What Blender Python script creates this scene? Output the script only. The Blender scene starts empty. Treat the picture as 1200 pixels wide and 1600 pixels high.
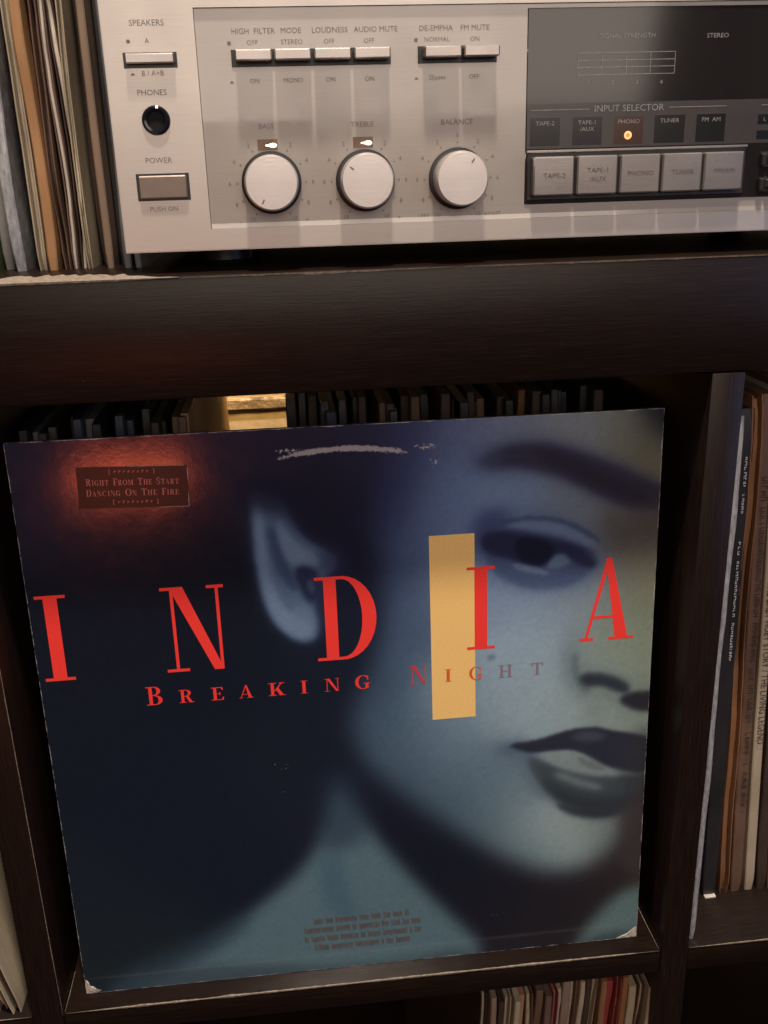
import bpy, bmesh, math, random
import numpy as np
from mathutils import Vector, Matrix, noise
random.seed(7)
SC = bpy.context.scene
COL = SC.collection
R = math.radians

# ------------------------------------------------------------------ camera, world, lamps, exposure
cam_d = bpy.data.cameras.new('camera'); cam = bpy.data.objects.new('camera', cam_d); COL.objects.link(cam)
cam_d.sensor_fit = 'HORIZONTAL'; cam_d.sensor_width = 36.0; cam_d.lens = 36.0*1507.6/1200.0
cam_d.clip_start = 0.01; cam_d.clip_end = 50.0
cam.location = (0.14265, -0.41723, 0.42771)
cam.rotation_euler = (R(70.27), R(1.5815), R(-6.054))
SC.camera = cam

w = bpy.data.worlds.new('World'); SC.world = w; w.use_nodes = True
w.node_tree.nodes['Background'].inputs[0].default_value = (1.0, 0.80, 0.66, 1)
w.node_tree.nodes['Background'].inputs[1].default_value = 0.035

def lamp(name, loc, target, power, color, sx, sy=None, spread=180):
    d = bpy.data.lights.new(name, 'AREA'); d.energy = power; d.color = color
    d.shape = 'RECTANGLE' if sy else 'DISK'; d.size = sx
    if sy: d.size_y = sy
    d.spread = R(spread)
    o = bpy.data.objects.new(name, d); COL.objects.link(o); o.location = loc
    o.rotation_euler = (Vector(target)-Vector(loc)).to_track_quat('-Z', 'Y').to_euler()
    return o
lamp('ceiling_lamp', (0.19, -0.44, 2.35), (0.19, 0.02, 0.45), 60, (1.0, 0.86, 0.73), 0.13)
lamp('room_glow', (0.25, -1.50, 0.90), (0.25, 0.0, 0.42), 10.8, (1.0, 0.84, 0.71), 1.3, 0.80)
lamp('window_light', (1.75, -1.35, 0.55), (0.2, 0.0, 0.25), 4.8, (0.45, 0.58, 1.0), 0.7, 1.0)
lamp('orange_lamp', (-0.10, -0.94, 0.097), (0.05, 0.0, 0.29), 0.36, (1.0, 0.15, 0.06), 0.15, 0.06)
lamp('gap_wall_fill', (0.11, 0.405, 0.315), (0.11, 0.49, 0.2), 0.22, (1.0, 0.66, 0.28), 0.03)  # added unseen light behind the unit, brightening the wall in the gap

vs = SC.view_settings
vs.view_transform = 'Standard'; vs.look = 'None'; vs.gamma = 1.0; vs.use_curve_mapping = False; vs.exposure = 0.0

# ------------------------------------------------------------------ helpers
MAT = {}
def s2l(c):
    return tuple(((x/255.0)/12.92 if x <= 10 else ((x/255.0+0.055)/1.055)**2.4) for x in c)
def new_mat(name):
    m = bpy.data.materials.new(name); m.use_nodes = True
    nt = m.node_tree; b = nt.nodes['Principled BSDF']
    MAT[name] = m
    return m, nt, b
def nd(nt, t, **kw):
    n = nt.nodes.new(t)
    for k, v in kw.items(): setattr(n, k, v)
    return n
def coords(nt, scale=(1, 1, 1), kind='Object'):
    tc = nd(nt, 'ShaderNodeTexCoord'); mp = nd(nt, 'ShaderNodeMapping')
    mp.inputs['Scale'].default_value = scale
    nt.links.new(tc.outputs[kind], mp.inputs[0]); return mp.outputs[0]
def noise_tex(nt, vec, scale, detail=4, rough=.55):
    n = nd(nt, 'ShaderNodeTexNoise'); n.inputs['Scale'].default_value = scale
    n.inputs['Detail'].default_value = detail; n.inputs['Roughness'].default_value = rough
    nt.links.new(vec, n.inputs['Vector']); return n.outputs['Fac']
def ramp(nt, fac, stops):
    r = nd(nt, 'ShaderNodeValToRGB'); e = r.color_ramp.elements
    while len(e) < len(stops): e.new(.5)
    for i, (p, c) in enumerate(stops):
        e[i].position = p; e[i].color = tuple(c)+(1,) if len(c) == 3 else c
    nt.links.new(fac, r.inputs[0]); return r.outputs[0]
def bump(nt, b, fac, strength, dist):
    n = nd(nt, 'ShaderNodeBump'); n.inputs['Strength'].default_value = strength; n.inputs['Distance'].default_value = dist
    nt.links.new(fac, n.inputs['Height']); nt.links.new(n.outputs[0], b.inputs['Normal'])
def math_n(nt, op, a, c=None, clamp=False):
    n = nd(nt, 'ShaderNodeMath', operation=op, use_clamp=clamp)
    for i, v in enumerate((a, c)):
        if v is None: continue
        if isinstance(v, (int, float)): n.inputs[i].default_value = v
        else: nt.links.new(v, n.inputs[i])
    return n.outputs[0]
def mix_c(nt, fac, a, c):
    n = nd(nt, 'ShaderNodeMix', data_type='RGBA')
    if isinstance(fac, (int, float)): n.inputs[0].default_value = fac
    else: nt.links.new(fac, n.inputs[0])
    for i, v in ((6, a), (7, c)):
        if isinstance(v, tuple): n.inputs[i].default_value = v+(1,) if len(v) == 3 else v
        else: nt.links.new(v, n.inputs[i])
    return n.outputs[2]

def mat_plain(name, col, rough=.5, metal=0., var=.12, scale=300, coat=0., spec=.5, vec=(1, 1, 1), bmp=0.):
    if name in MAT: return MAT[name]
    m, nt, b = new_mat(name)
    f = noise_tex(nt, coords(nt, vec), scale)
    lo = tuple(x*(1-var) for x in col); hi = tuple(min(1, x*(1+var)) for x in col)
    nt.links.new(ramp(nt, f, [(.3, lo), (.7, hi)]), b.inputs['Base Color'])
    b.inputs['Roughness'].default_value = rough; b.inputs['Metallic'].default_value = metal
    b.inputs['Coat Weight'].default_value = coat; b.inputs['Coat Roughness'].default_value = .06
    b.inputs['Specular IOR Level'].default_value = spec
    if bmp: bump(nt, b, f, bmp, .0005)
    return m
def mat_glow(name, col, strength):
    m, nt, b = new_mat(name)
    b.inputs['Base Color'].default_value = tuple(col)+(1,)
    b.inputs['Emission Color'].default_value = tuple(col)+(1,); b.inputs['Emission Strength'].default_value = strength
    return m
def mat_wood(name, axis):
    m, nt, b = new_mat(name)
    st = [1., 1., 1.]; st[axis] = .03
    v = coords(nt, tuple(st))
    grain = noise_tex(nt, v, 1300, 6, .7)
    wide = noise_tex(nt, v, 120, 4, .6)
    f = math_n(nt, 'ADD', math_n(nt, 'MULTIPLY', grain, .82), math_n(nt, 'MULTIPLY', wide, .18))
    c = ramp(nt, f, [(.3, (.0050, .0027, .0020)), (.52, (.0125, .0067, .0050)), (.75, (.027, .0150, .0110))])
    v2 = coords(nt, (1, 1, 1))
    dust = ramp(nt, noise_tex(nt, v2, 260, 2, .5), [(.77, (0, 0, 0)), (.80, (1, 1, 1))])
    c2 = mix_c(nt, math_n(nt, 'MULTIPLY', dust, .5), c, (.16, .13, .11))
    nt.links.new(c2, b.inputs['Base Color'])
    rr = ramp(nt, noise_tex(nt, v2, 14, 3), [(.3, (.29,)*3), (.7, (.33,)*3)])
    nt.links.new(rr, b.inputs['Roughness'])
    b.inputs['Specular IOR Level'].default_value = .22
    bump(nt, b, f, .3, .0003)
    return m

def finish(name, bm, mat, parent=None, smooth=False, loc=None):
    me = bpy.data.meshes.new(name); bm.normal_update(); bm.to_mesh(me); bm.free()
    o = bpy.data.objects.new(name, me); COL.objects.link(o)
    if mat: me.materials.append(mat)
    if parent: o.parent = parent
    if loc: o.location = loc
    if smooth:
        for p in me.polygons: p.use_smooth = True
        try: me.set_sharp_from_angle(angle=R(35))
        except Exception: pass
    return o
def bx(bm, x0, x1, y0, y1, z0, z1):
    v = [bm.verts.new(q) for q in ((x0, y0, z0), (x1, y0, z0), (x1, y1, z0), (x0, y1, z0), (x0, y0, z1), (x1, y0, z1), (x1, y1, z1), (x0, y1, z1))]
    f = []
    for q in ((0, 3, 2, 1), (4, 5, 6, 7), (0, 1, 5, 4), (1, 2, 6, 5), (2, 3, 7, 6), (3, 0, 4, 7)):
        f.append(bm.faces.new([v[i] for i in q]))
    return f
def box(name, x0, x1, y0, y1, z0, z1, mat, parent=None, bev=0., seg=2):
    bm = bmesh.new(); bx(bm, x0, x1, y0, y1, z0, z1)
    if bev: bmesh.ops.bevel(bm, geom=list(bm.edges), offset=bev, segments=1, affect='EDGES', profile=.5)
    return finish(name, bm, mat, parent)
def lathe(name, prof, mat, parent=None, loc=(0, 0, 0), n=48):
    """profile of (radius, y) turned about the y axis"""
    bm = bmesh.new(); rings = []
    for r_, y in prof:
        rings.append([bm.verts.new((r_*math.cos(2*math.pi*i/n), y, r_*math.sin(2*math.pi*i/n))) for i in range(n)] if r_ > 1e-6 else [bm.verts.new((0, y, 0))])
    for a, c in zip(rings, rings[1:]):
        for i in range(n):
            j = (i+1) % n
            if len(a) == 1: bm.faces.new((a[0], c[j], c[i]))
            elif len(c) == 1: bm.faces.new((a[i], a[j], c[0]))
            else: bm.faces.new((a[i], a[j], c[j], c[i]))
    bmesh.ops.recalc_face_normals(bm, faces=bm.faces)
    return finish(name, bm, mat, parent, True, loc)
def empty(name, loc, rot=(0, 0, 0)):
    o = bpy.data.objects.new(name, None); COL.objects.link(o); o.empty_display_size = .02
    o.location = loc; o.rotation_euler = rot; return o
def tag(o, label=None, cat=None, group=None, kind=None):
    if label: o['label'] = label
    if cat: o['category'] = cat
    if group: o['group'] = group
    if kind: o['kind'] = kind
    return o

def text_mesh(bm, s, x, z, size, y, align='CENTER', rot=0., sx=1.0):
    """flat lettering on the plane y, centred on z, added to bm"""
    c = bpy.data.curves.new('t', 'FONT'); c.body = s; c.size = size; c.align_x = align; c.align_y = 'CENTER'; c.resolution_u = 2
    o = bpy.data.objects.new('t', c); COL.objects.link(o)
    dg = bpy.context.evaluated_depsgraph_get()
    me = bpy.data.meshes.new_from_object(o.evaluated_get(dg))
    M = Matrix.Translation((x, y, z)) @ Matrix.Rotation(rot, 4, 'Y') @ Matrix.Rotation(R(90), 4, 'X') @ Matrix.Diagonal((sx, 1, 1, 1))
    me.transform(M); bm.from_mesh(me)
    bpy.data.objects.remove(o); bpy.data.curves.remove(c); bpy.data.meshes.remove(me)
def quad(bm, pts, y):
    v = [bm.verts.new((p[0], y, p[1])) for p in pts]
    return bm.faces.new(v)
def rect(bm, x0, x1, z0, z1, y): return quad(bm, ((x0, z0), (x1, z0), (x1, z1), (x0, z1)), y)

# ------------------------------------------------------------------ materials
wood_x = mat_wood('dark_veneer_horizontal', 0)
wood_z = mat_wood('dark_veneer_vertical', 2)
worn_and_sheen = mat_plain('worn_and_sheen_veneer', (.30, .245, .19), .6, var=.45, scale=500)  # bare worn edges, and the painted sheen on the top plank
def brushed(name, col, rough, metal, coat=0.):
    m, nt, b = new_mat(name)
    v = coords(nt, (.02, 1, 1)); f = noise_tex(nt, v, 2600, 3, .6)
    f2 = noise_tex(nt, coords(nt), 25, 3)
    c = mix_c(nt, f, tuple(x*.88 for x in col), tuple(min(1, x*1.10) for x in col))
    c = mix_c(nt, math_n(nt, 'MULTIPLY', f2, .12), c, tuple(x*.7 for x in col))
    nt.links.new(c, b.inputs['Base Color'])
    b.inputs['Metallic'].default_value = metal
    nt.links.new(ramp(nt, f2, [(.3, (rough-.05,)*3), (.7, (rough+.05,)*3)]), b.inputs['Roughness'])
    b.inputs['Coat Weight'].default_value = coat
    sm = noise_tex(nt, coords(nt, (1, 1, .7)), 38, 5, .62)
    nt.links.new(ramp(nt, sm, [(.42, (.03,)*3), (.62, (.16,)*3)]), b.inputs['Coat Roughness'])
    bump(nt, b, f, .06, .0002)
    return m
alu = brushed('satin_aluminium', (.55, .508, .468), .38, .52)
alu_panel = brushed('panel_aluminium_under_acrylic', (.365, .33, .298), .42, .22, coat=1.)
alu_knob = brushed('knob_aluminium', (.70, .65, .625), .28, .5)
alu_key = brushed('key_aluminium', (.37, .34, .325), .26, .65)
black_pl = mat_plain('black_plastic', (.012, .012, .014), .4, var=.2)
brown_key = mat_plain('bronze_key', (.21, .17, .145), .4, .5, var=.05)
jack_pl = mat_plain('jack_plastic', (.010, .011, .016), .12, var=.1)
ink = mat_plain('dark_ink', (.18, .155, .14), .6, var=.2)
pale_ink = mat_plain('pale_ink', (.27, .255, .245), .5, var=.3, scale=900)
# turned rings on the knob faces
nt = alu_knob.node_tree; b = nt.nodes['Principled BSDF']
tcn = nd(nt, 'ShaderNodeTexCoord'); spn = nd(nt, 'ShaderNodeSeparateXYZ'); nt.links.new(tcn.outputs['Object'], spn.inputs[0])
rr = math_n(nt, 'SQRT', math_n(nt, 'ADD', math_n(nt, 'MULTIPLY', spn.outputs[0], spn.outputs[0]), math_n(nt, 'MULTIPLY', spn.outputs[2], spn.outputs[2])))
cmb = nd(nt, 'ShaderNodeCombineXYZ'); nt.links.new(rr, cmb.inputs[0])
bump(nt, b, noise_tex(nt, cmb.outputs[0], 2600, 2, .6), .25, .0002)
# ------------------------------------------------------------------ the shelving unit and the wall behind it
W = .335; T = .016; TOPT = .0513; TOP = W+TOPT; DEP = .39
unit = empty('shelving_unit', (0, 0, -.367))
tag(unit, 'black brown open cube shelving unit with worn pale edges holding the records', 'shelving unit')
def upart(name, x0, x1, z0, z1, mat, y0=0., bev=.0007):
    bm = bmesh.new(); bx(bm, x0, x1, y0, DEP, z0, z1)
    bmesh.ops.bevel(bm, geom=list(bm.edges), offset=bev, segments=2, affect='EDGES', profile=.5)
    o = finish(name, bm, mat, unit, True); o.location = (0, 0, .367); return o
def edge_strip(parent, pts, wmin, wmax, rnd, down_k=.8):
    """a chipped, uneven line of bare board, or painted sheen, along an edge; pts = ((x,y,z),(x,y,z)), half wrapped over the edge"""
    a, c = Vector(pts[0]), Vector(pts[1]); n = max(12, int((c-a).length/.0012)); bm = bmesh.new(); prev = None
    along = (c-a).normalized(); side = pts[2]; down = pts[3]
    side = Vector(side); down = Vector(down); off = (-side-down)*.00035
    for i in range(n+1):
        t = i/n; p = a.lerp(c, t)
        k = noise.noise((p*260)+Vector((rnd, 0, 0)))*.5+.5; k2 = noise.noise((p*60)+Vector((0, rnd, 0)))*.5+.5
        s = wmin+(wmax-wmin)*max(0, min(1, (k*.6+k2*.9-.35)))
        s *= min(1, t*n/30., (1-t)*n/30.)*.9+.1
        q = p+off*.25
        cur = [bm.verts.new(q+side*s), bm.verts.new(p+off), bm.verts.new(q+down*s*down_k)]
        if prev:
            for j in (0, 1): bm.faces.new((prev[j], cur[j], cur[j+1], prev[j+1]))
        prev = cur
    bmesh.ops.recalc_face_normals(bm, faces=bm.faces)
    return finish('worn_and_sheen_edge', bm, worn_and_sheen, parent, True)
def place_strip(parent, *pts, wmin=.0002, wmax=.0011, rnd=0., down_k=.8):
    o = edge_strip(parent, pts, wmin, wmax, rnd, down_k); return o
IN, DN, LF, RT = (0, 1, 0), (0, 0, -1), (-1, 0, 0), (1, 0, 0)
plank = upart('top_plank', -.42, .78, W, TOP, wood_x, bev=.0012)
place_strip(plank, (-.10, 0, TOP), (.100, 0, TOP), IN, DN, wmin=.014, wmax=.046, rnd=1, down_k=.02)  # worn rim widened to paint the top's grazing reflection and lamp light
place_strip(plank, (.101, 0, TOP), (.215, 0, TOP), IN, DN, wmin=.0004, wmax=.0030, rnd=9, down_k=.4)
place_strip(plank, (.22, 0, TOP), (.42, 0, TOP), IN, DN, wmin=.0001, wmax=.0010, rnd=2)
divs = []
for x in (-.367, -.016, .335, .686):
    d = upart('divider', x, x+T, -.72, W-.0004, wood_z); divs.append(d)
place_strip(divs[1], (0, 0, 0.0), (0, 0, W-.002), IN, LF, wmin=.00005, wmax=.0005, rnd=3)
for i, x in enumerate((-.351, 0, .351)):
    s = upart('shelf_board', x+.0003, x+W-.0003, -T, 0, wood_x, y0=.0006)
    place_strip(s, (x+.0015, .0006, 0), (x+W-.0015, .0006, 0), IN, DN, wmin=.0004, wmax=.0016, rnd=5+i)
    upart('shelf_board', x+.0003, x+W-.0003, -.367, -.351, wood_x, y0=.0006)
# pale lines where the board meets the dividers
sb = [c for c in unit.children if c.name.startswith('shelf_board')][2]
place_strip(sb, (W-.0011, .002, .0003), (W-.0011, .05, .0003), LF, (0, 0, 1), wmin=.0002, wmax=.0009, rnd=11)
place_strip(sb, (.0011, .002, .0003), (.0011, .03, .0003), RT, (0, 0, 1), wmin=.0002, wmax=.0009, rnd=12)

m, nt, b = new_mat('stained_plaster')
f = noise_tex(nt, coords(nt), 35, 6, .65)
nt.links.new(ramp(nt, f, [(.3, (.42, .30, .16)), (.55, (.62, .47, .28)), (.8, (.70, .56, .36))]), b.inputs['Base Color'])
b.inputs['Roughness'].default_value = .75; bump(nt, b, f, .3, .002)
wall = box('wall', -1.2, 1.6, .50, .56, -.9, 1.6, m); tag(wall, 'tan plaster wall seen through the gap behind the album', 'wall', kind='structure')
m, nt, b = new_mat('stained_rail')
f = noise_tex(nt, coords(nt, (1, 1, 2)), 90, 6, .7)
nt.links.new(ramp(nt, f, [(.38, (.10, .065, .03)), (.52, (.26, .18, .09)), (.66, (.62, .46, .26))]), b.inputs['Base Color'])
b.inputs['Roughness'].default_value = .6
rail = box('wall_rail', -1.2, 1.6,   .4945, .4997, .2105, .2228, m, bev=.002)
tag(rail, 'stained horizontal rail on the tan wall seen through the gap above the album', 'rail')

# ------------------------------------------------------------------ record sleeves on edge
def sleeve_mat(name, c1, c2, rough=.6, z_scale=8, coat=0., paper=.25):
    if name in MAT: return MAT[name]
    m, nt, b = new_mat(name)
    v = coords(nt, (1, 1, .25)); f = noise_tex(nt, v, z_scale*10, 5, .6)
    fine = noise_tex(nt, coords(nt, (6, 1, 1)), 420, 4, .7)
    c = ramp(nt, f, [(.35, c1), (.65, c2)])
    sp = ramp(nt, fine, [(.60, (0, 0, 0)), (.72, (1, 1, 1))])
    c = mix_c(nt, math_n(nt, 'MULTIPLY', sp, paper), c, (.40, .33, .25))
    nt.links.new(c, b.inputs['Base Color']); b.inputs['Roughness'].default_value = rough
    b.inputs['Coat Weight'].default_value = coat; b.inputs['Coat Roughness'].default_value = .15
    bump(nt, b, fine, .3, .0004)
    return m
paper_m = mat_plain('aged_paper', (.42, .36, .27), .8, var=.3, scale=220, vec=(1, 1, .3))
paper_w = mat_plain('white_paper', (.55, .50, .43), .8, var=.2, scale=220, vec=(1, 1, .3))
m, nt, b = new_mat('clear_poly_sleeve')
f = noise_tex(nt, coords(nt, (4, 1, 1)), 160, 4, .6)
nt.links.new(ramp(nt, f, [(.35, (.22, .225, .245)), (.7, (.43, .435, .46))]), b.inputs['Base Color'])
b.inputs['Roughness'].default_value = .28; b.inputs['Coat Weight'].default_value = .6; bump(nt, b, f, .5, .0006)
poly_m = m

def sleeve(x, y, z, th, mat, label, group, lean=0., h=.314, dep=.315, wob=.0004, opening=False, inner=None, seed=0, flare=0., nz=40, sag=0., cat='record sleeve'):
    """one record in its cover, standing on edge; x is the middle of its foot, y its front edge; lean in degrees turns the top to the left"""
    root = empty('record_sleeve', (x, y, z), (0, R(-lean), 0))
    tag(root, label, cat, group)
    rnd = random.Random(seed*13+5); ph = rnd.random()*50
    def cover(t0, t1, yo, hh, name, mt, wobk=1., front_round=.4):
        bm = bmesh.new(); prev = None
        for i in range(nz+1):
            zz = hh*i/nz
            n1 = noise.noise(Vector((ph, zz*40, 1.)))*wob*wobk+noise.noise(Vector((ph, zz*170, 3.)))*wob*.5*wobk
            n2 = noise.noise(Vector((ph, zz*14, 7.)))*wob*1.2*wobk+sag*math.sin(math.pi*i/nz)
            k = 1+flare*noise.noise(Vector((ph+9, zz*25, 2.)))
            if i == 0: k *= .8
            if i == nz: k *= .95
            a0, a1 = t0*k+n2, t1*k+n2; yy = yo+n1
            if i in (0, nz): yy += .0008
            r_ = min(.0006, (t1-t0)*.3)
            cur = [bm.verts.new(q) for q in ((a0, dep, zz), (a0, yy+r_, zz), (a0+r_, yy, zz), (a1-r_, yy, zz), (a1, yy+r_, zz), (a1, dep, zz))]
            if prev:
                for j in range(6):
                    jj = (j+1) % 6; bm.faces.new((prev[j], prev[jj], cur[jj], cur[j]))
            else: bm.faces.new(cur)
            prev = cur
        bm.faces.new(prev)
        bmesh.ops.recalc_face_normals(bm, faces=bm.faces)
        return finish(name, bm, mt, root, True)
    if opening:
        p_ = min(.0007, th*.24)
        cover(-th/2, -th/2+p_, 0, h, 'cover_board', mat); cover(th/2-p_, th/2, .0005, h, 'cover_board', mat)
        cover(-th/2+p_*1.2, th/2-p_*1.2, -.0006 if inner is paper_w else .004, h-.003, 'inner_sleeve', inner or paper_m, 1.6)
    else:
        cover(-th/2, th/2, 0, h, 'cover_spine', mat)
    return root
def scrawl(root, x, y, z0, z1, width, mat, seed, gap=.4, name='spine_print'):
    """spine print too small to read: short uneven strokes running down the spine"""
    rnd = random.Random(seed); bm = bmesh.new(); z = z0
    while z > z1:
        wd = rnd.uniform(1.0, 2.6)*.001
        if rnd.random() < .14: z -= .003; continue
        a = x-width/2; c = x+width/2*rnd.uniform(.5, 1); st = .00042
        rect(bm, a, c, z-st, z, y)
        if rnd.random() < .7: rect(bm, a, c, z-wd, z-wd+st, y)
        mid = rnd.choice((a, c-st, (a+c)/2)); rect(bm, mid, mid+st, z-wd+st, z-st, y)
        z -= wd+.0007
    return finish(name, bm, mat, root)

# on top of the unit, at the left of the receiver
G = 'records standing on top of the shelving unit'
SM = sleeve_mat
green = SM('faded_green_card', (.05, .08, .02), (.10, .13, .04))
grey_c = SM('grey_card', (.14, .14, .14), (.24, .23, .22)); olive = SM('olive_card', (.11, .08, .045), (.20, .15, .09), paper=.4)
cream_c = SM('cream_card', (.36, .30, .21), (.50, .42, .30)); tan_c = SM('orange_tan_card', (.34, .17, .07), (.46, .26, .12))
brown_c = SM('brown_card', (.08, .042, .028), (.21, .12, .075), z_scale=4, paper=.45); dk_brown = SM('dark_brown_card', (.035, .02, .014), (.07, .042, .03))
mauve = SM('mauve_brown_card', (.12, .07, .06), (.19, .12, .10)); taupe = SM('taupe_card', (.20, .135, .095), (.32, .23, .17), z_scale=4, paper=.4)
blk_c = SM('black_card', (.012, .011, .013), (.028, .026, .028), rough=.45, paper=.08); navy = SM('navy_card', (.02, .026, .05), (.04, .05, .085), rough=.4, paper=.08)
slate = SM('slate_card', (.11, .115, .125), (.19, .195, .205))
rust = SM('rust_orange_card', (.15, .07, .035), (.36, .17, .075), z_scale=3, paper=.5); red_c = SM('red_card', (.22, .03, .03), (.34, .06, .05))
TR = [  # x mm, thickness mm, lean, y mm, material, opening, inner, wobble mm, label
 (4.0, 5.0, .5, 66, navy, 0, None, .3, 'dark blue record sleeve at the far left end of the row on top'),
 (9.6, 3.4, .6, 68, green, 0, None, .4, 'faded green record sleeve edge beside a blue one at far left'),
 (15.2, 5.0, .3, 74, grey_c, 0, None, .6, 'grey record sleeve with scuffed grey edge left of the plastic sleeved one'),
 (22.6, 5.2, .4, 62, poly_m, 0, None, 1.0, 'record in a clear grey plastic outer sleeve left of the receiver'),
 (28.4, 3.2, .2, 80, olive, 0, None, .5, 'dark olive record sleeve squeezed next to the clear plastic one'),
 (32.8, 3.8, .1, 62, cream_c, 1, paper_m, .5, 'cream record sleeve with layered paper edges left of the orange tan one'),
 (37.9, 4.6, 0, 61, tan_c, 0, None, .9, 'bright orange tan record sleeve with frayed edge beside the receiver'),
 (42.6, 3.2, -.1, 66, brown_c, 1, dk_brown, 1.6, 'brown record sleeve with torn edge right of the orange tan one'),
 (46.7, 2.8, 0, 67, mauve, 1, paper_w, 1.2, 'mauve brown record sleeve with ragged pale inner paper'),
 (50.4, 3.4, -.1, 68, dk_brown, 1, paper_w, 1.8, 'dark brown record sleeve with torn white inner paper showing'),
 (54.6, 2.6, .1, 63, cream_c, 1, paper_m, .7, 'thin cream edged record sleeve amid the dark brown ones'),
 (58.9, 4.2, .1, 82, dk_brown, 0, None, .6, 'dark chocolate record sleeve right of the thin cream edged one'),
 (63.4, 3.6, .2, 62, taupe, 0, None, .5, 'taupe record sleeve third from the receiver on top'),
 (67.6, 3.2, .3, 76, blk_c, 0, None, .4, 'black record sleeve second from the receiver on top'),
 (71.8, 3.6, .5, 60, slate, 0, None, .6, 'slate grey record sleeve touching the receiver on top'),
 (76.2, 3.2, .6, 60, grey_c, 0, None, .6, 'grey record sleeve tucked behind the receiver corner, only its foot showing'),
]
for i, (x, th, ln, y, mt, op, inn, wb, lab) in enumerate(TR):
    sleeve(x/1000, y/1000-.006, TOP, th/1000, mt, lab, G, lean=-ln, wob=wb*1.35/1000, opening=bool(op), inner=inn, seed=i, flare=.06, sag=-.0006)

# right compartment
G = 'records in the compartment right of the album'
r = sleeve(.3556, .006, 0, .0030, poly_m, 'record in clear plastic sleeve leaning on the right divider', G, lean=.15, wob=.0007, flare=.25, seed=31, h=.312)
r = sleeve(.3622, .036, 0, .0036, grey_c, 'dull grey record sleeve between the plastic one and the black spine', G, lean=.3, seed=32)
r = sleeve(.3795, .038, 0, .0085, blk_c, 'black record spine with white lettering in right compartment', G, lean=1.2, seed=33, h=.307, wob=.0006)
white_p = mat_plain('white_print', (.62, .60, .58), .6)
scrawl(r, .0006, -.0011, .285, .252, .0015, white_p, 4); scrawl(r, .0006, -.0011, .235, .165, .0015, white_p, 5)
box('foot_tear', -.003, .004, -.0016, .002, .0002, .0016, paper_w, r, .0003)
r = sleeve(.3895, .038, 0, .0062, rust, 'orange brown record spine right of the black spine', G, lean=2.1, seed=34, wob=.0010, opening=True, inner=rust)
r = sleeve(.3975, .040, 0, .0070, brown_c, 'brown record spine with dark lettering left of the cream spine', G, lean=2.4, seed=35, wob=.0009)
scrawl(r, .0008, -.0011, .270, .060, .0032, mat_plain('brown_print', (.045, .025, .016), .6), 6)
r = sleeve(.4062, .040, 0, .0058, cream_c, 'cream record spine with dark title lettering in right compartment', G, lean=2.7, seed=36, wob=.0002)
bm = bmesh.new(); text_mesh(bm, 'THE BABY HUEY STORY / THE LIVING LEGEND', .0002, .158, .0058, -.0009, rot=R(90), sx=.86)
finish('spine_print', bm, mat_plain('spine_ink', (.05, .04, .03), .6), r)
for k, (mt, lab) in enumerate(((dk_brown, 'dark brown record sleeve right of the cream spine'), (rust, 'rust coloured record sleeve at the right picture edge'), (navy, 'navy record sleeve beyond the rust coloured one at the right edge'), (taupe, 'taupe record sleeve last of the right compartment row'))):
    sleeve(.4138+k*.0068, .040, 0, .0062, mt, lab, G, lean=2.8, seed=40+k, wob=.0006)

# left compartment, seen at the bottom left corner
G = 'records in the compartment left of the album'
sleeve(-.0250, .003, 0, .0055, cream_c, 'pale cream record sleeve edge at the bottom left corner', G, lean=10., opening=True, inner=dk_brown, seed=51, wob=.0010, h=.313)
sleeve(-.0330, .006, 0, .0055, taupe, 'taupe record sleeve left of the pale cream one at bottom left', G, lean=10., opening=True, seed=52, wob=.0008)
sleeve(-.0410, .006, 0, .0055, red_c, 'red record sleeve at the bottom left corner', G, lean=10., seed=53)

# behind the album: mostly dark cards, picked to put the shade into their colour
ORD = 'first second third fourth fifth sixth seventh eighth ninth tenth eleventh twelfth thirteenth fourteenth fifteenth sixteenth seventeenth eighteenth nineteenth twentieth twenty-first twenty-second twenty-third twenty-fourth twenty-fifth twenty-sixth twenty-seventh twenty-eighth twenty-ninth thirtieth'.split()
G = 'records standing behind the album'
NM = {navy: 'dark navy', blk_c: 'black', slate: 'slate grey', dk_brown: 'dark brown', brown_c: 'brown', tan_c: 'tan', cream_c: 'cream', taupe: 'taupe', rust: 'rust', red_c: 'red', grey_c: 'grey', mauve: 'mauve', olive: 'olive'}
rnd = random.Random(3)
x = .004; seq = [blk_c, slate, blk_c, blk_c, dk_brown, navy, slate, blk_c, navy, blk_c, navy, blk_c, dk_brown, dk_brown, olive, brown_c, tan_c]
for k, mt in enumerate(seq):
    th = .0052 if k < 12 else .0046
    if k == 1: th = .0075
    sleeve(x+th/2, .068+rnd.uniform(0, .020), 0, th*.92, mt, '%s record edge in the shade-toned row behind the album, left of the bright gap, %s from the left' % (NM[mt], ORD[k]), G, lean=rnd.uniform(-.9, .5), h=.3090+rnd.uniform(-.006, .0035), seed=60+k, wob=.0006)
    x += th
x = .1395; k = 0
seq = [blk_c, blk_c, dk_brown, blk_c, navy, blk_c, dk_brown, blk_c, brown_c, dk_brown, blk_c, dk_brown, brown_c, blk_c, dk_brown, olive, blk_c, dk_brown, dk_brown, brown_c, dk_brown, blk_c, rust, dk_brown, blk_c, blk_c, navy, blk_c]+[blk_c, dk_brown]
for k, mt in enumerate(seq):
    th = rnd.uniform(.0050, .0066)
    if k >= len(ORD) or x+th > .331: break
    sleeve(x+th/2, .078+rnd.uniform(0, .035), 0, th*.9, mt, '%s record edge in the shade-toned row behind the album, right of the bright gap, %s from the gap' % (NM[mt], ORD[k]), G, lean=rnd.uniform(-.8, .8)*(k > 3)-.1, h=.3075+rnd.uniform(-.006, .004), seed=90+k, wob=.0006)
    x += th

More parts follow.
